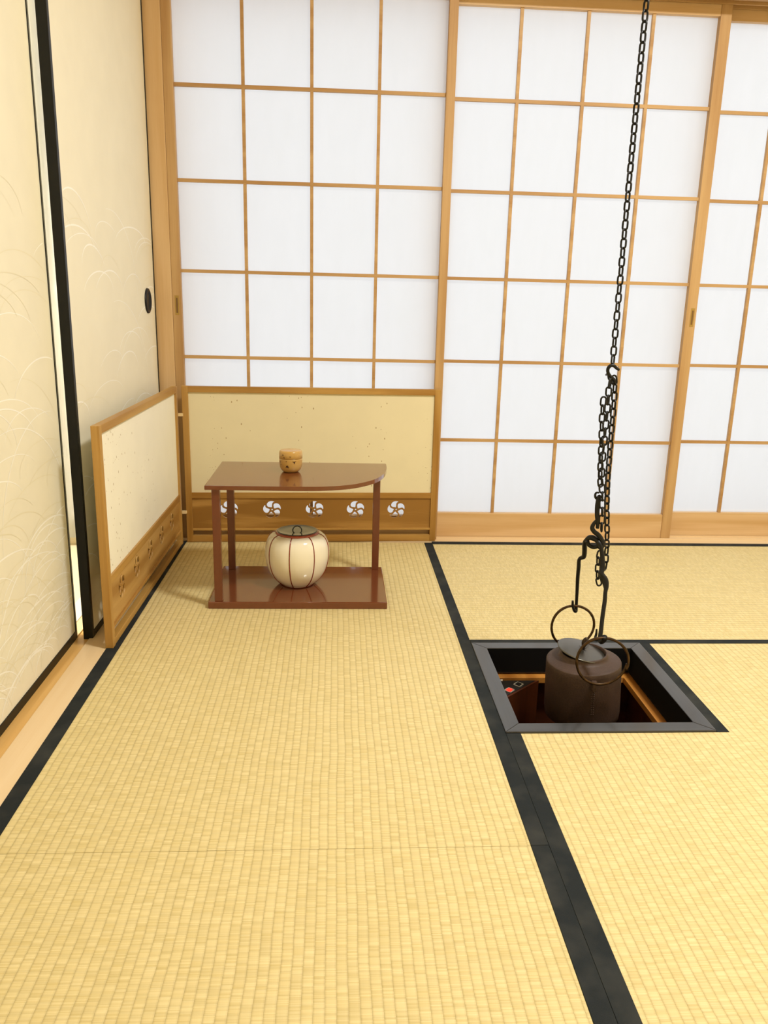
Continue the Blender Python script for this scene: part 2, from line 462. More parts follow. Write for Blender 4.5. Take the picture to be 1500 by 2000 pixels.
# ---------------- shoji doors
ZR = [.348+.2712*k for k in range(5)]         # lattice rails
ZB, ZT = .0862, 1.6952
def shoji(name, y, xs0, xs1, p0, p1, muns, label, handles=(), zscale=1.0, zoff=0.0, horn=None):
    z = lambda v: .8079+(v-.8079)*zscale+zoff
    fr = bmesh.new()
    box(fr, xs0, p0, y, y+.030, -.003, 1.7300, bev=.0012)
    box(fr, p1, xs1, y, y+.030, -.003, 1.7300, bev=.0012)
    o = obj(name, fr, M['lattice_z']); structure(o, label)
    obj('bottom_rail', BX(p0, p1, y+.002, y+.028, -.003, z(ZB), bev=.001), M['cypress_x'], o)
    obj('top_rail', BX(p0, p1, y+.002, y+.028, z(ZT), 1.7285, bev=.001), M['cypress_x'], o)
    la = bmesh.new()
    for x in muns: box(la, x-.0049, x+.0049, y+.0075, y+.0195, z(ZB), z(ZT))
    for r in ZR: box(la, p0, p1, y+.0080, y+.019, z(r)-.0052, z(r)+.0052)
    obj('lattice', la, M['lattice_x'], o)
    pp = BX(p0-.003, p1+.003, y+.0196, y+.0200, z(ZB)-.004, z(ZT)+.004)
    obj('paper', pp, M['shoji'], o)
    for hx in handles:
        h = bmesh.new()
        box(h, hx-.0065, hx+.0065, y-.0006, y+.001, .752, .813)
        hh = obj('door_pull', h, M['brass'], o); hh['label'] = 'small brass finger pull'
        obj('recess', BX(hx-.0028, hx+.0028, y-.0009, y+.0005, .759, .806), M['motif_brown'], hh)
    return o
shoji('door_1', .068, .0957, .986, .1245, .9585, [.3340, .5436, .7518], 'tall white paper lattice door behind the folding screen', handles=(.110,), zscale=1.003)
shoji('door_2', .103, .955, 1.8475, .9885, 1.8125, [1.1892, 1.3994, 1.6045], 'tall white paper lattice door behind the hanging chain', handles=(1.834,))
shoji('door_3', .139, 1.815, 2.70, 1.8535, 2.66, [2.043, 2.244, 2.446], 'white paper lattice door cut off by the right edge')

# ---------------- fusuma
def fusuma(name, xf, y0, y1, seed, label, narc, pull=None):
    """xf = room-side face; panel 20 mm thick"""
    TH = .0205; zt = 1.738
    fr = bmesh.new()
    E = .0085
    box(fr, xf-TH, xf+.002, y0, y0+E*1.7, -.004, zt, bev=.0015)
    box(fr, xf-TH, xf+.002, y1-E, y1, -.004, zt, bev=.0012)
    box(fr, xf-TH, xf+.002, y0+E*1.7, y1-E, -.004, .016, bev=.0008)
    box(fr, xf-TH, xf+.002, y0+E*1.7, y1-E, zt-.014, zt, bev=.0008)
    o = obj(name, fr, [M['lacquer_black']]); structure(o, label)
    pa = bmesh.new()
    box(pa, xf-TH+.002, xf, y0+E*1.6, y1-E*.9, .014, zt-.012)
    # printed grass arcs: hair-thin raised pigment strips on the paper
    rnd = random.Random(seed)
    Y0, Y1 = y0+E*1.8, y1-E*1.1
    for i in range(narc):
        mi = 1 if rnd.random() < .5 else 2
        zc = .015 + .95*(rnd.random()**1.75)
        yc = Y0-.08 + (Y1-Y0+.16)*rnd.random()
        a = rnd.uniform(.095, .175); h = rnd.uniform(.050, .092); lean = rnd.uniform(-.03, .03)
        wd = rnd.uniform(.0007, .0015) * (1.25 if mi == 1 else .85)
        if rnd.random() < .08:                # a tall leaning blade
            h = rnd.uniform(.16, .28); a = rnd.uniform(.2, .3)
            t0, t1 = rnd.choice([(0, .55), (.45, 1)])
        else:
            t0, t1 = rnd.uniform(0, .12), rnd.uniform(.82, 1)
        N = 26; prev = None
        for k in range(N+1):
            t = t0+(t1-t0)*k/N; th = PI*(1-t)
            y = yc + a*math.cos(th)+lean*math.sin(th); z = zc + h*math.sin(th)
            ny, nz = math.cos(th)/a, math.sin(th)/h; q = math.hypot(ny, nz); ny /= q; nz /= q
            ww = wd*(.35+.65*math.sin(PI*min(1, max(0, k/N))))
            ok = Y0 < y-ww and y+ww < Y1 and z-ww > .018
            cur = None
            if ok: cur = (bm_v(pa, xf+.00012+i*1e-6, y-ny*ww, z-nz*ww), bm_v(pa, xf+.00012+i*1e-6, y+ny*ww, z+nz*ww))
            if prev and cur:
                f = pa.faces.new((prev[0], prev[1], cur[1], cur[0])); f.material_index = mi
            prev = cur
    obj('paper', pa, [M['fusuma'], M['fus_white'], M['fus_tan']], o)
    if pull:
        py, pz = pull
        R = .038
        Mx = Matrix.Rotation(PI/2, 3, 'Y')
        b2 = bmesh.new()
        lathe(b2, [(0, .0008), (.024, .0008), (.0265, .0012), (.029, .0045), (R-.005, .0058), (R-.001, .0042), (R, .0002)], (xf, py, pz), 40, Mx)
        h = obj('door_pull', b2, M['iron'], o, smooth=True); h['label'] = 'round black recessed pull'
        b3 = bmesh.new(); tube(b3, [(xf+.0052, py+(R-.0065)*math.cos(a*PI/20), pz+(R-.0065)*math.sin(a*PI/20)) for a in range(40)], .0008, 6, True)
        obj('pull_ring', b3, M['bronze'], h, smooth=True)
    return o
def bm_v(bm, x, y, z): return bm.verts.new((x, y, z))
fusuma('door_4', .041, -.797, .066, 4, 'cream sliding panel behind the folding screen with black edge', 80, pull=(-.040, .795))
fusuma('door_5', .000, -1.66, -.782, 7, 'near cream sliding panel printed with arching grass', 200)
fusuma('door_6', .041, -2.55, -1.64, 9, 'cream sliding panel beside the viewer', 60)

# ---------------- neighbouring room seen through the gap
structure(obj('floor_next_room', BX(-1.3, -.0305, -3.5, .02, -.10, -.012), M['next_floor']))
structure(obj('trim_6', BX(-.075, -.0305, -3.45, .02, -.012, -.002, bev=.001), M['white_trim']), 'white sill strip in the next room')
structure(obj('wall_next_room', BX(-1.3, -.03, .02, .08, -.10, 2.4), M['plaster']))
structure(obj('wall_next_room_left', BX(-1.36, -1.3, -3.5, .08, -.10, 2.4), M['plaster']))
structure(obj('wall_next_room_front', BX(-1.3, -.03, -3.56, -3.5, -.10, 2.4), M['plaster']))
bm = bmesh.new(); n = 90; rows = 24; g = []
for j in range(rows+1):
    z = .02+(2.2-.02)*j/rows; k = min(1, max(0, (z-.75)/.6))
    g.append([bm.verts.new((-.62+.56*i/n, -.015+(.004+.018*k)*math.sin(i*.75+.5*math.sin(z*3))*(1 if z > .02 else .3), z)) for i in range(n+1)])
for j in range(rows):
    for i in range(n): bm.faces.new((g[j][i], g[j][i+1], g[j+1][i+1], g[j+1][i]))
geo = bmesh.ops.solidify(bm, geom=bm.faces[:], thickness=.001)
cur = obj('curtain', bm, M['curtain'], smooth=True)
tag(cur, 'white hanging cloth seen through the narrow gap between the sliding panels', 'curtain')

# ================================================================== CEILING LAMP, PLUS ONE ADDED FOR THE NEXT ROOM
def lamp(x, y, wt, r, label):
    t = thing('ceiling_lamp', (x, y, 2.4), label, 'ceiling lamp')
    b = bmesh.new(); lathe(b, [(0, -.001), (r+.02, -.001), (r+.02, -.05), (r+.005, -.06), (r+.005, -.052), (0, -.052)], (x, y, 2.4), 48)
    obj('housing', b, M['cypress_x'], t, smooth=False)
    ld = bpy.data.lights.new('lamp_light', 'AREA'); ld.shape = 'DISK'; ld.size = 2*r; ld.energy = wt; ld.color = LAMP_COL
    lo = bpy.data.objects.new('lamp_light', ld); COL.objects.link(lo); lo.location = (0, 0, -.065); lo.parent = t
    return t
lamp(*LAMP_XY, LAMP_W, .20, 'round ceiling lamp above the hearth')
lamp(-.65, -1.2, NEXT_FILL_W, .2, 'unseen ceiling lamp added to brighten the next room')  # added out of view so the gap between the panels looks white

# ================================================================== FOLDING SCREEN
def flower(cx, cz, R, rot=0.0):
    """five comma-shaped petals and a round centre"""
    H = []
    for k in range(5):
        b0 = 2*PI*k/5+rot
        ctl = [(.24, .10), (.34, -.10), (.50, -.14), (.66, -.16), (.82, -.26), (.94, -.44), (1.0, -.26), (1.02, 0.0), (1.0, .24), (.92, .50), (.78, .72), (.62, .82), (.46, .76), (.33, .50)]
        loop = smoothpath([(r*math.cos(a), r*math.sin(a), 0) for r, a in ctl+ctl[:1]], 3)[:-1]
        P = [(v.length, math.atan2(v.y, v.x)) for v in loop]
        H.append([(cx-R*r*math.sin(b0+a), cz+R*r*math.cos(b0+a)) for r, a in P])
    H.append([(cx+R*.10*math.cos(2*PI*i/14), cz+R*.10*math.sin(2*PI*i/14)) for i in range(14)])
    return H
scr = thing('folding_screen', (.12, .0, 0), 'low two-panel wooden folding screen with flecked cream paper and pinwheel cutouts', 'folding screen')
def panel(P0, P1, TH, flx, paper, boardm, hm, name_label, rot, sl=(.0225, .040)):
    """P0->P1 bottom line of the visible face, local u along it, v up, w = depth behind it"""
    P0 = Vector((*P0, .0013)); P1 = Vector((*P1, .0013)); L = (P1-P0).length; U = (P1-P0)/L; Wd = Vector((-U.y, U.x, 0))
    fr = lambda q: P0+U*q.x+Vector((0, 0, q.y))+Wd*q.z
    def bx(bm, u0, u1, v0, v1, w0, w1, bev=.0012):
        b = bmesh.new(); box(b, u0, u1, v0, v1, w0, w1, bev=bev)
        tmp = bpy.data.meshes.new('t')
        for v in b.verts: v.co = fr(v.co)
        b.to_mesh(tmp); b.free(); bm.from_mesh(tmp); bpy.data.meshes.remove(tmp)
    SW = .0205; H = .5285
    f = bmesh.new()
    bx(f, 0, SW, 0, H, 0, TH); bx(f, L-SW, L, 0, H, 0, TH)
    nf = len(f.faces)
    bx(f, SW-.001, L-SW+.001, H-.0201, H-.0002, .0004, TH-.0004)
    bx(f, SW-.001, L-SW+.001, .153, .1725, .001, TH-.001)
    bx(f, SW-.001, L-SW+.001, sl[1], sl[1]+.007, .001, TH-.001)
    bx(f, SW-.001, L-SW+.001, 0, sl[0], .001, TH-.001)
    f.faces.ensure_lookup_table()
    for q in list(f.faces)[nf:]: q.material_index = 1
    o = obj('panel', f, [M['screen_z'], M['screen_'+hm]], scr); o['label'] = name_label
    p = bmesh.new(); bx(p, SW-.002, L-SW+.002, .171, H-.018, .006, TH-.006, 0)
    obj('paper', p, paper, o)
    holes = []
    for cx in flx: holes += flower(cx, .112, .0300, rot)
    b = slab([(SW-.002, .046), (L-SW+.002, .046), (L-SW+.002, .155), (SW-.002, .155)], holes, .006, .012, fr)
    obj('openwork_board', b, boardm, o)
    return fr, L
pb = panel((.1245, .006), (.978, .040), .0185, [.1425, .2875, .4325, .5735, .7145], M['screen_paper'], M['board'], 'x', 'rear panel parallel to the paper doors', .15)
# left panel: visible face looks into the room (u runs from the near end to the corner)
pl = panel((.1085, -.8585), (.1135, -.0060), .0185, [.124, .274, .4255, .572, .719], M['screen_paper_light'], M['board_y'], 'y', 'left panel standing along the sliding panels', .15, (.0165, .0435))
for zz in (.437, .108):
    obj('hinge_strap', BX(.1120, .1275, -.004, .0068, zz-.0045, zz+.0045), plain('paper strap %.2f' % zz, lin(250, 225, 170), .7), scr)

# ================================================================== TEA SHELF
shf = thing('tea_shelf', (.532, -.45, 0), 'low brown lacquered tea shelf with three legs and a rounded front corner', 'tea shelf')
obj('bottom_board', BX(.290, .772, -.603, -.300, 0, .0195, bev=.0025), M['shelf'], shf, smooth=False)
crv = [(.7765, -.283), (.778, -.30), (.776, -.357), (.7690, -.408), (.7565, -.457), (.735, -.505), (.708, -.541), (.675, -.571), (.635, -.591), (.585, -.603), (.53, -.6065)]
crv = [(v.x, v.y) for v in smoothpath([(x, y, 0) for x, y in crv], 4)]
tp = [(.292, -.281), (.292, -.603)]
poly = [(.291, -.281)] + [(.291, -.6055)] + [(x, y) for x, y in reversed(crv)]
b = poly_prism(poly, .3285, .340)
es = [e for e in b.edges if abs(e.verts[0].co.z-e.verts[1].co.z) < 1e-5]
bmesh.ops.bevel(b, geom=es, offset=.0018, segments=2, affect='EDGES', profile=.6)
obj('top_board', b, M['shelf'], shf)
for (x, y) in ((.3175, -.5875), (.3195, -.3235), (.7505, -.3175)):
    obj('leg', BX(x-.0102, x+.0102, y-.0102, y+.0102, .0195, .3285, bev=.0012), M['shelf_leg'], shf)

# ================================================================== TEA CADDY
cx, cy, cz = .5020, -.4150, .340
cad = thing('tea_caddy', (cx, cy, cz), 'small round gold lacquer tea caddy with dark painted motifs', 'tea caddy')
b = bmesh.new(); R = .0325
lathe(b, [(0, .0006), (.0185, .0), (.0205, .0008), (.0255, .0045), (.0292, .0105), (.0312, .018), (.0322, .027), (R, .0365), (R, .0382), (.0318, .039), (.0312, .0385), (0, .0385)], (cx, cy, cz), 72)
cb = obj('body', b, M['gold'], cad, smooth=True)
b = bmesh.new()
lathe(b, [(0, .0392), (.0318, .0392), (.0326, .0400), (.0327, .050), (.0322, .0565), (.0308, .0598), (.0285, .0615), (.024, .0624), (.012, .0632), (0, .0634)], (cx, cy, cz), 72)
cl = obj('lid', b, M['gold'], cad, smooth=True)
def decal(parent, m, name, shape, ang, zc, rad, scale=1.0):
    """little painted shape wrapped on the wall of a round body; shape = list of (u, v) in metres"""
    b = bmesh.new(); vs = []
    for (u, v) in shape:
        a = ang+u*scale/rad(zc+v*scale); r = rad(zc+v*scale)+.00035
        vs.append(b.verts.new((cx+r*math.cos(a), cy+r*math.sin(a), cz+zc+v*scale)))
    c = b.verts.new(sum((v.co for v in vs), Vector())/len(vs))
    for i in range(len(vs)): b.faces.new((vs[i], vs[(i+1) % len(vs)], c))
    return obj(name, b, m, parent)
def rr(z):
    pr = [(.0045, .0255), (.0105, .0292), (.018, .0312), (.027, .0322), (.0365, .0325), (.040, .0327), (.050, .0327), (.0565, .0322)]
    for (a, ra), (c, rc) in zip(pr[:-1], pr[1:]):
        if a <= z <= c: return ra+(rc-ra)*(z-a)/(c-a)
    return .0325
star = [(-.0045, -.0035), (-.001, -.0025), (.0025, -.0035), (.0055, -.0045), (.003, -.001), (.0065, -.0005), (.0025, .0008), (.0018, .0045), (-.0006, .0018), (-.003, .0035), (-.0028, .0)]
bird = [(-.005, .004), (-.001, .003), (.003, .0035), (.007, .0038), (.003, .0018), (.0015, -.001), (.001, -.004), (-.001, -.003), (-.0012, .0005), (-.0045, .0015)]
F = -PI/2-.05
decal(cb, M['motif'], 'painted_motif', star, F-.22, .0195, rr, 1.05)
decal(cb, M['motif'], 'painted_motif', bird, F+.40, .031, rr, .95)
decal(cb, M['motif_brown'], 'painted_motif', star, F-1.05, .031, rr, .7)
decal(cb, M['motif_brown'], 'painted_motif', bird, F-.9, .023, rr, .5)
decal(cb, M['motif_brown'], 'painted_motif', bird, F-.28, .034, rr, .45)
decal(cl, M['motif_brown'], 'painted_motif', star, F-.62, .0515, rr, .6)
decal(cl, M['motif_brown'], 'painted_motif', star, F-.50, .0445, rr, .65)
decal(cl, M['motif_brown'], 'painted_motif', bird, F+.05, .0465, rr, .6)

# ================================================================== WATER JAR
jx, jy, jz = .5212, -.4500, .0195
jar = thing('water_jar', (jx, jy, jz), 'round cream porcelain water jar with vertical red lines and black lid', 'water jar')
NL = 8; A0 = math.radians(-90-11)
def lobe(a, z):
    k = math.sin(PI*min(1, max(0, z/.155)))
    return 1-.014*k*(abs(math.cos(NL/2*(a-A0)))**6)
JP = [(0, .003), (.040, .003), (.0425, 0), (.0455, .001), (.0485, .0045), (.058, .012), (.071, .026), (.0815, .044), (.0885, .066), (.0915, .087), (.0914, .104), (.0888, .121), (.0835, .135), (.076, .1450), (.068, .1500), (.0608, .1520)]
def catm(P, n=5): return [(v.x, v.y) for v in smoothpath([(r, z, 0) for r, z in P], n)]
b = bmesh.new(); lathe(b, JP[:4]+catm(JP[4:])[0:]+[(.054, .1515), (.052, .13), (0, .128)], (jx, jy, jz), 128, lobe=lobe)
jb = obj('body', b, M['porcelain'], jar, smooth=True)
PR = catm(JP[4:], 6)
for k in range(NL):
    a = A0+2*PI*k/NL; b = bmesh.new(); pts = []
    for (r, z) in PR:
        q = r*lobe(a, z)+.0000
        pts.append(Vector((jx+q*math.cos(a), jy+q*math.sin(a), jz+z)))
    tube(b, pts, .0016, 6)
    obj('red_stripe', b, M['red_line'], jb, smooth=True)
b = bmesh.new(); tube(b, [(jx+.0455*math.cos(i*PI/32), jy+.0455*math.sin(i*PI/32), jz+.0022) for i in range(64)], .0016, 6, True)
obj('foot_line', b, M['red_line'], jb, smooth=True)
b = bmesh.new(); lathe(b, [(.053, .151), (.0600, .1505), (.0620, .1525), (.0615, .1560), (.0585, .1578), (.055, .1570), (.053, .151)], (jx, jy, jz), 96)
obj('rim', b, M['rim_red'], jb, smooth=True)
b = bmesh.new(); lathe(b, [(0, .1530), (.0545, .1530), (.0555, .1550), (.0555, .1580), (.0545, .1592), (.0530, .1584), (.03, .1587), (0, .1588)], (jx, jy, jz), 96)
jl = obj('lid', b, M['lid_black'], jar, smooth=True)
b = bmesh.new()
hp = [(jx+.0125*math.cos(math.radians(d)), jy-.002, jz+.1590+.0120*math.sin(math.radians(d))) for d in range(-8, 189, 7)]
tube(b, hp, .0017, 8)
obj('loop_handle', b, M['lid_black'], jl, smooth=True)

# ================================================================== HEARTH
hf = thing('hearth_surround', (1.177, -1.041, 0), 'square black lacquered frame around the sunken hearth', 'hearth frame')
FWD = .0335
def bar(pts, mname):
    b = poly_prism(pts, -.062, .0035); bmesh.ops.recalc_face_normals(b, faces=b.faces)
    es = [e for e in b.edges]
    bmesh.ops.bevel(b, geom=es, offset=.0015, segments=2, affect='EDGES', profile=.6)
    for f_ in b.faces:
        if abs(f_.normal.z) < .3 and Vector((f_.calc_center_median().x-1.177, f_.calc_center_median().y+1.041, 0)).dot(f_.normal) < 0 and f_.calc_area() > .004: f_.material_index = 1
    obj('frame_bar', b, [M[mname], M['matte_black']], hf)
g = .0006
x0, x1, y0, y1 = RX0+g, RX1-g, RY0+g, RY1-g
i0, i1, k0, k1 = x0+FWD, x1-FWD, y0+FWD, y1-FWD
bar([(x0, y0), (x1, y0), (i1, k0), (i0, k0)], 'dark_x'); bar([(x1, y1), (x0, y1), (i0, k1), (i1, k1)], 'dark_x')
bar([(x0, y1), (x0, y0), (i0, k0), (i0, k1)], 'dark_y'); bar([(x1, y0), (x1, y1), (i1, k1), (i1, k0)], 'dark_y')
hb = thing('hearth_box', (1.177, -1.041, -.36), 'brown wooden box lining the sunken hearth pit', 'hearth box')
b = bmesh.new(); T = .018
X0, X1, Y0, Y1 = RX0+.003, RX1-.003, RY0+.003, RY1-.003
box(b, X0, X0+T, Y0, Y1, -.36, -.0665); box(b, X1-T, X1, Y0, Y1, -.36, -.0665)
box(b, X0+T, X1-T, Y0, Y0+T, -.36, -.0665); box(b, X0+T, X1-T, Y1-T, Y1, -.36, -.0665)
box(b, X0+T, X1-T, Y0+T, Y1-T, -.36, -.34)
obj('side_walls', b, M['pit_x'], hb)
b = bmesh.new()
Lz = (-.082, -.0665)
box(b, X0+T, X1-T, Y1-T-.030, Y1-T, *Lz, bev=.0015); box(b, X1-T-.030, X1-T, Y0+T, Y1-T-.030, *Lz, bev=.0015)
obj('ledge', b, M['ledge_y'], hb)['label'] = 'pale wooden ledge strip inside the pit'
# control box in the rear left corner
cbx = thing('heater_control_box', (1.05, -.93, -.34), 'triangular brown wooden corner box with switches inside the hearth', 'control box')
tri = [(X0+T+.001, -.8845), (1.1265, -.8845), (X0+T+.001, -1.01)]
b = poly_prism(tri[::-1], -.34, -.072)
obj('body', b, M['pit_z'], cbx)
b = poly_prism([(tri[0][0]+.003, -.8875), (1.1165, -.8875), (tri[0][0]+.003, -1.000)][::-1], -.0722, -.0705)
ct = obj('switch_plate', b, M['ink'], cbx)
d = Vector((.125, .126, 0)).normalized(); nn = Vector((-d.y, d.x, 0))
def rockers(cx_, cy_, m, nm):
    b = bmesh.new(); box(b, -.0060, .0060, -.0050, .0050, -.071, -.0672, bev=.001)
    for v in b.verts: v.co = Vector((cx_, cy_, 0))+d*v.co.x+nn*v.co.y+Vector((0, 0, v.co.z))
    s = obj(nm, b, m, cbx)
    fr = bmesh.new()
    for a in ((-.0098, .0098, -.0088, -.0074), (-.0098, .0098, .0074, .0088), (-.0098, -.0084, -.0088, .0088), (.0084, .0098, -.0088, .0088)):
        box(fr, a[0], a[1], a[2], a[3], -.071, -.0688)
    for v in fr.verts: v.co = Vector((cx_, cy_, 0))+d*v.co.x+nn*v.co.y+Vector((0, 0, v.co.z))
    obj('switch_surround', fr, M['chrome'], s)
    return s
rockers(1.043, -.938, M['red_lit'], 'switch')['label'] = 'lit red rocker switch'
rockers(1.071, -.909, M['switch'], 'switch')['label'] = 'black rocker switch'
b = bmesh.new(); tube(b, [(1.026, -.899, -.0705), (1.026, -.899, -.064), (1.033, -.904, -.062)], .0022, 8)
obj('toggle', b, M['chrome'], cbx, smooth=True)
# ================================================================== KETTLE
kx, ky, kz = 1.1855, -1.040, -.0780
ket = thing('tea_kettle', (kx, ky, kz), 'brown cast iron tea kettle hanging in the hearth with loose tilted lid', 'kettle')
TILT = Matrix.Rotation(math.radians(-2.6), 3, 'Y') @ Matrix.Rotation(math.radians(0), 3, 'X')
kc = Vector((kx, ky, kz))
K = [(0, .0), (.060, .0), (.0795, .0015), (.0852, .0075), (.0868, .024), (.0866, .07), (.0862, .11), (.0855, .136), (.0850, .1462), (.0840, .1480), (.0815, .1492), (.072, .1530), (.064, .1560), (.0585, .1585), (.0570, .1640), (.0562, .1680), (.0545, .1690), (.0530, .1680), (.0530, .160), (.0528, .12), (0, .11)]
K = [((r*.948 if z < .149 else r-.0062), z*.911) for r, z in K]
b = bmesh.new(); lathe(b, K, (0, 0, 0), 96)
for v in b.verts: v.co = TILT @ v.co + kc
kb = obj('body', b, M['kettle'], ket, smooth=True)
# lid, slipped so that it sits tilted on the mouth
LT = Matrix.Rotation(math.radians(10.5), 3, 'Y') @ Matrix.Rotation(math.radians(3), 3, 'X')
lc = kc + TILT @ Vector((-.0030, .004, .1535))
b = bmesh.new(); lathe(b, [(0, -.004), (.046, -.004), (.047, -.0005), (.0545, -.0005), (.0556, .0010), (.0552, .0024), (.0525, .0028), (.02, .0050), (0, .0054)], (0, 0, 0), 80)
for v in b.verts: v.co = LT @ v.co + lc
kl = obj('lid', b, M['kettle_lid'], ket, smooth=True); kl['label'] = 'smooth grey bronze lid'
b = bmesh.new()
lathe(b, [(0, .004), (.004, .004), (.0038, .010), (.0052, .014), (.0068, .019), (.0068, .024), (.0045, .030), (.0015, .0335), (0, .034)], (0, 0, 0), 16)
for v in b.verts: v.co = LT @ v.co + lc
obj('knob', b, M['knob_bronze'], kl, smooth=True)
b = bmesh.new()                                       # four-pointed washer under the knob
for k in range(4):
    a = PI/2*k+.5; c_ = [b.verts.new(LT @ Vector((math.cos(a+da)*r_, math.sin(a+da)*r_, z_)) + lc) for r_, da, z_ in ((.003, -.8, .0052), (.0135, 0, .0075), (.003, .8, .0052))]
    b.faces.new(c_)
bmesh.ops.solidify(b, geom=b.faces[:], thickness=.0008)
obj('knob_washer', b, M['bronze'], kl)
# lugs and relief dots
KA = math.radians(-92)
for s, ang in ((1, KA), (-1, KA+PI)):
    b = bmesh.new(); dr = Vector((math.cos(ang), math.sin(ang), 0)); tn = Vector((-dr.y, dr.x, 0))
    box(b, -.0052, .0052, -.006, .0055, -.018, .010, bev=.002)
    for v in b.verts:
        v.co = TILT @ (dr*(.0872+v.co.y)+tn*v.co.x*(.85 if v.co.z < 0 else 1)+Vector((0, 0, .118+v.co.z*.8))) + kc
    obj('lug', b, M['kettle'], ket)
dr = Vector((math.cos(KA), math.sin(KA), 0)); tn = Vector((-dr.y, dr.x, 0))
b = bmesh.new()
for i in range(11):
    for s in (-1, 1):
        c_ = TILT @ (dr*.0826+tn*(s*.0020)+Vector((0, 0, .098-.0052*i))) + kc
        r_ = bmesh.ops.create_icosphere(b, subdivisions=1, radius=.0017); bmesh.ops.translate(b, verts=r_['verts'], vec=c_)
obj('relief_dots', b, M['kettle'], kb, smooth=True)

# ---------------- two rings
def ring(cpx, cpy, Y, R, yawdeg, name_label, rot0, overlap):
    c = at(cpx, cpy, Y); n = 60; rnd = random.Random(int(cpx))
    ya = math.radians(yawdeg); ux = Vector((math.cos(ya), math.sin(ya), 0)); uz = Vector((0, 0, 1))
    pts = []; rad = []
    for i in range(n+1):
        a = rot0+(2*PI+overlap)*i/n
        off = .0035*(i/n-.5) if overlap else 0
        r_ = R*(1+.012*math.sin(3*a+1))
        pts.append(c+ux*(r_*math.cos(a))+uz*(r_*math.sin(a))+Vector((0, 1, 0))*off*1.6)
        rad.append(.0029*(1+.10*rnd.uniform(-1, 1)))
    t = thing('kettle_ring', tuple(c-Vector((0, 0, R))), name_label, 'iron ring', 'rings through the kettle lugs')
    b = bmesh.new(); tube(b, pts, rad, 9); obj('ring', b, M['bronze'], t, smooth=True)
    return c
r1 = ring(1118.5, 1223.0, -.960, .0500, 4, 'rear left brass-brown ring hanging from the left hook', -1.9, .05)
r2 = ring(1176.0, 1291.5, -1.136, .0530, -4, 'front right brass-brown ring looped through the kettle lug', -.35, .25)

# ---------------- hanger and hooks (hand forged iron)
FAT = 1.5
def forge(name, P, rad, label, cat, m='iron', parent=None, n=5):
    pts = smoothpath([at(x, y, Y) for x, y, Y in P], n)
    if isinstance(rad, (list, tuple)):
        rr_ = []
        for i in range(len(pts)):
            t = i/(len(pts)-1)*(len(rad)-1); k = int(min(t, len(rad)-2)); rr_.append(rad[k]+(rad[k+1]-rad[k])*(t-k))
    else: rr_ = rad
    rr_ = [q*FAT for q in rr_] if isinstance(rr_, list) else rr_*FAT
    b = bmesh.new(); tube(b, pts, rr_, 9)
    if parent is None:
        lo = min(pts, key=lambda v: v.z)
        o = thing(name, tuple(lo), label, cat); obj('rod', b, M[m], o, smooth=True); return o
    return obj(name, b, M[m], parent, smooth=True)
Z8 = lambda x, y, Y: (1060+x/6.667, 980+y/6.667, Y)
hg = forge('kettle_hanger', [Z8(390, 1290, -.968), Z8(392, 1360, -.966), Z8(410, 1410, -.962), Z8(430, 1420, -.958), Z8(436, 1360, -.955), Z8(448, 1150, -.962), Z8(455, 1000, -.970), Z8(468, 850, -.98), Z8(472, 770, -.985), Z8(490, 735, -.988),
    Z8(535, 715, -.995), Z8(545, 640, -1.0), Z8(548, 540, -1.01), Z8(575, 490, -1.02), Z8(625, 465, -1.03), Z8(690, 490, -1.04), Z8(735, 540, -1.05), Z8(765, 620, -1.055), Z8(778, 740, -1.06), Z8(780, 860, -1.065), Z8(765, 935, -1.07), Z8(815, 1010, -1.075), Z8(828, 1100, -1.08), Z8(815, 1180, -1.085), Z8(806, 1300, -1.09),
    Z8(780, 1480, -1.10), Z8(758, 1680, -1.112), Z8(745, 1780, -1.118), Z8(760, 1822, -1.124), Z8(795, 1800, -1.132), Z8(805, 1760, -1.138)],
    [.0017]*1+[.0022, .0030, .0024, .0028, .0030, .0026, .0034, .0036, .003, .0042, .0036, .003, .0036, .0036, .0038, .0028, .003, .0030, .0034, .0036, .0040], 'forged black iron bail holding the kettle by its two rings', 'kettle hanger')
forge('bail_loop', [Z8(580, 510, -1.035), Z8(600, 560, -1.035), Z8(660, 590, -1.036), Z8(715, 575, -1.04), Z8(740, 545, -1.043)], .0030, None, None, parent=hg)
forge('bail_twist', [Z8(745, 925, -1.062), Z8(765, 990, -1.066), Z8(800, 1070, -1.07), Z8(822, 1150, -1.078)], .0024, None, None, parent=hg)
forge('hook_tip', [Z8(702, 1655, -1.100), Z8(697, 1720, -1.104), Z8(683, 1775, -1.108), Z8(700, 1800, -1.112), Z8(735, 1790, -1.116)], [.0012, .0017, .0019, .0021, .0023], None, None, parent=hg)
s1 = forge('s_hook', [Z8(700, 245, -1.048), Z8(662, 290, -1.047), Z8(645, 345, -1.047), Z8(672, 392, -1.047), Z8(720, 430, -1.047), Z8(760, 480, -1.048), Z8(782, 540, -1.050), Z8(765, 600, -1.052), Z8(735, 590, -1.054)], [.0022, .0032, .0034, .0032, .0028], 'black iron hook joining the doubled chain to the kettle bail', 'hook')
Z7 = lambda x, y, Y: (1060+x/6.25, 680+y/6.25, Y)
s2 = forge('s_hook', [Z7(938, 266, -1.048), Z7(905, 248, -1.047), Z7(868, 215, -1.046), Z7(828, 215, -1.045), Z7(798, 250, -1.044), Z7(798, 300, -1.043), Z7(830, 350, -1.042), Z7(870, 385, -1.041), Z7(878, 430, -1.04), Z7(850, 440, -1.038)], [.0016, .0022, .0024, .0022, .0022, .0018], 'curled black iron hook at the top of the doubled chain', 'hook')
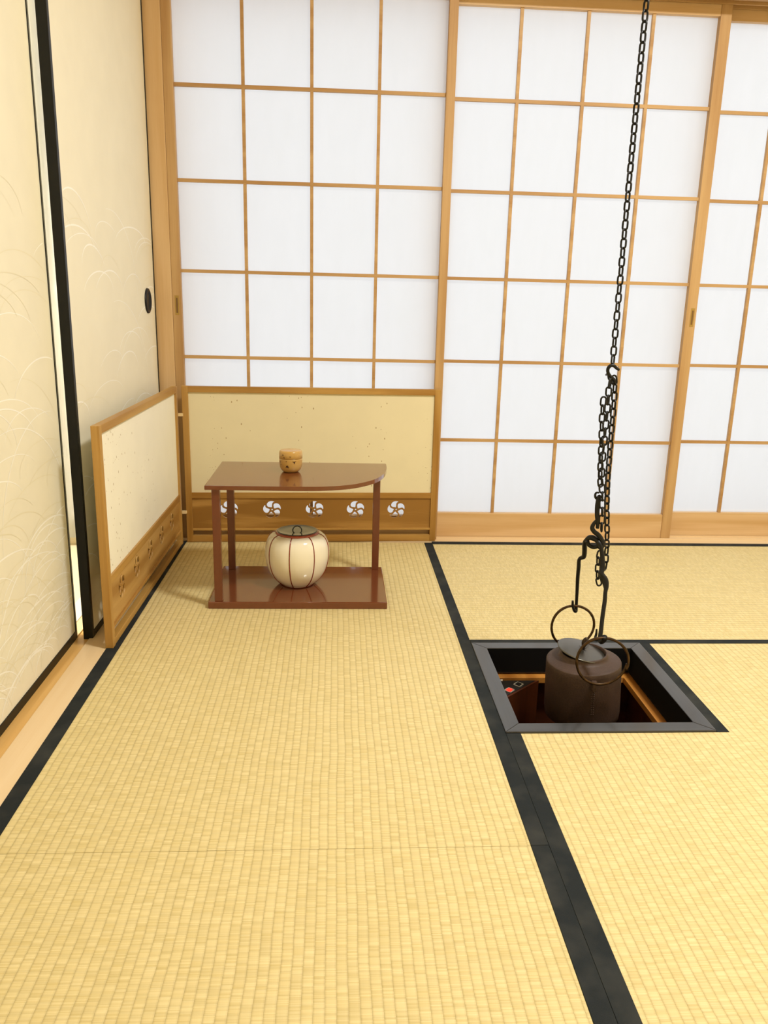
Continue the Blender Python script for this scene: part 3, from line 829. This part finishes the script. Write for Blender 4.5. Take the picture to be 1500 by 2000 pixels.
forge('curled_tip', [Z7(776, 338, -1.044), Z7(772, 322, -1.044), Z7(785, 316, -1.044), Z7(796, 335, -1.044), Z7(806, 375, -1.043), Z7(828, 392, -1.041)], [.0006, .0008, .0010, .0012, .0016], None, None, parent=s2)
s3 = forge('iron_rod', [Z7(690, 1765, -1.045), Z7(655, 1765, -1.044), Z7(640, 1795, -1.043), Z7(650, 1830, -1.043), Z7(680, 1835, -1.044), Z7(692, 1810, -1.045), Z7(680, 1850, -1.046), Z7(668, 1950, -1.047), Z7(665, 2040, -1.048), Z7(672, 2130, -1.049), Z7(668, 2200, -1.049)], [.0012, .0016, .0020, .0030, .0036, .0032, .0024], 'black iron rod with a small loop beside the lower chain', 'iron rod')

# ---------------- chains
def link_mesh(Lo, Wo, r):
    """stadium-shaped link, long axis z, lying in the xz plane, top at z=0"""
    b = bmesh.new(); R = Wo/2-r; s = Lo/2-r-R; pts = []
    for k in range(9): a = PI*k/8; pts.append((R*math.cos(a), 0, s+R*math.sin(a)))
    for k in range(9): a = PI+PI*k/8; pts.append((R*math.cos(a), 0, -s+R*math.sin(a)))
    tube(b, pts, r, 8, True)
    bmesh.ops.recalc_face_normals(b, faces=b.faces)
    me = bpy.data.meshes.new('chain_link'); b.to_mesh(me); b.free()
    for p in me.polygons: p.use_smooth = True
    me.materials.append(M['iron']); return me
LM = link_mesh(.0226, .0146, .00192)
def chain(path, name, label, pitch, tw0=0.0, dtw=0.0, me=LM):
    pts = [Vector(p) for p in path]
    cum = [0]
    for a, c_ in zip(pts[:-1], pts[1:]): cum.append(cum[-1]+(c_-a).length)
    n = int(cum[-1]/pitch)
    root = thing(name, tuple(pts[-1]), label, 'chain')
    for i in range(n):
        s = pitch*(i+.5); k = max(j for j in range(len(cum)) if cum[j] <= s); k = min(k, len(pts)-2)
        t = (s-cum[k])/(cum[k+1]-cum[k]); p = pts[k].lerp(pts[k+1], t); d_ = (pts[k]-pts[k+1]).normalized()
        q = Vector((0, 0, 1)).rotation_difference(d_)
        tw = tw0+dtw*i+(PI/2 if i % 2 else 0)
        o = bpy.data.objects.new('chain_link', me); COL.objects.link(o); o.parent = root
        o.rotation_mode = 'QUATERNION'; o.rotation_quaternion = q @ Matrix.Rotation(tw, 3, 'Z').to_quaternion()
        o.location = p-Vector(root.location)
    return root
topz = 2.395
ca = at(1263, 0, -1.040); cb_ = at(1229, 352, -1.040); cc = at(1196, 714, -1.040)
up_ = (ca-cc).normalized()
ctop = ca + up_*((topz-ca.z)/up_.z)
chain([ctop, ca, cb_, cc], 'hanging_chain', 'long black iron chain hanging from the ceiling above the hearth', (cc-ctop).length/100.2, 1.35, .010)
hk = thing('ceiling_hook', (ctop.x, ctop.y, 2.4), 'black iron ceiling hook holding the long chain', 'hook')
b = bmesh.new(); tube(b, [(ctop.x, ctop.y, 2.4), (ctop.x, ctop.y, 2.388)], .004, 8); obj('stem', b, M['iron'], hk, smooth=True)
chain([at(*Z7(868, 340, -1.040)), at(*Z7(882, 470, -1.040)), at(*Z7(872, 640, -1.040)), at(*Z7(850, 900, -1.040)), at(*Z7(825, 1180, -1.040)), at(*Z7(800, 1500, -1.040)), at(*Z7(790, 1700, -1.040)), at(*Z7(782, 1950, -1.036)), at(*Z8(838, 220, -1.032)), at(*Z8(838, 460, -1.030)), at(*Z8(832, 620, -1.030)), at(*Z8(818, 800, -1.030)), at(*Z8(800, 900, -1.033))],
      'looped_chain', 'right strand of the doubled black chain above the kettle', .0166, .2, .02)
chain([at(*Z7(828, 380, -1.046)), at(*Z7(805, 530, -1.048)), at(*Z7(798, 640, -1.048)), at(*Z7(785, 800, -1.046)), at(*Z7(768, 960, -1.046)), at(*Z7(752, 1130, -1.046)), at(*Z7(735, 1290, -1.046)), at(*Z7(725, 1420, -1.048)), at(*Z7(718, 1600, -1.050)), at(*Z7(728, 1760, -1.052)), at(*Z7(728, 1920, -1.052)), at(*Z8(775, 160, -1.052)), at(*Z8(768, 300, -1.052)), at(*Z8(760, 470, -1.054))],
      'looped_chain', 'middle strand of the doubled black chain above the kettle', .0166, .9, .03)
chain([at(*Z7(745, 600, -1.058)), at(*Z7(730, 740, -1.058)), at(*Z7(722, 900, -1.058)), at(*Z7(720, 1080, -1.058)), at(*Z7(712, 1260, -1.058)), at(*Z7(705, 1420, -1.059)), at(*Z7(700, 1600, -1.060)), at(*Z7(712, 1740, -1.060))],
      'looped_chain', 'left strand of the doubled black chain above the kettle', .0166, .1, .02)
chain([at(*Z8(750, 640, -1.030)), at(*Z8(722, 760, -1.028)), at(*Z8(718, 870, -1.028)), at(*Z8(715, 980, -1.028)), at(*Z8(740, 1080, -1.028)), at(*Z8(742, 1160, -1.028))],
      'loose_chain_end', 'short loose chain end dangling beside the kettle bail', .0158, .15, 0)
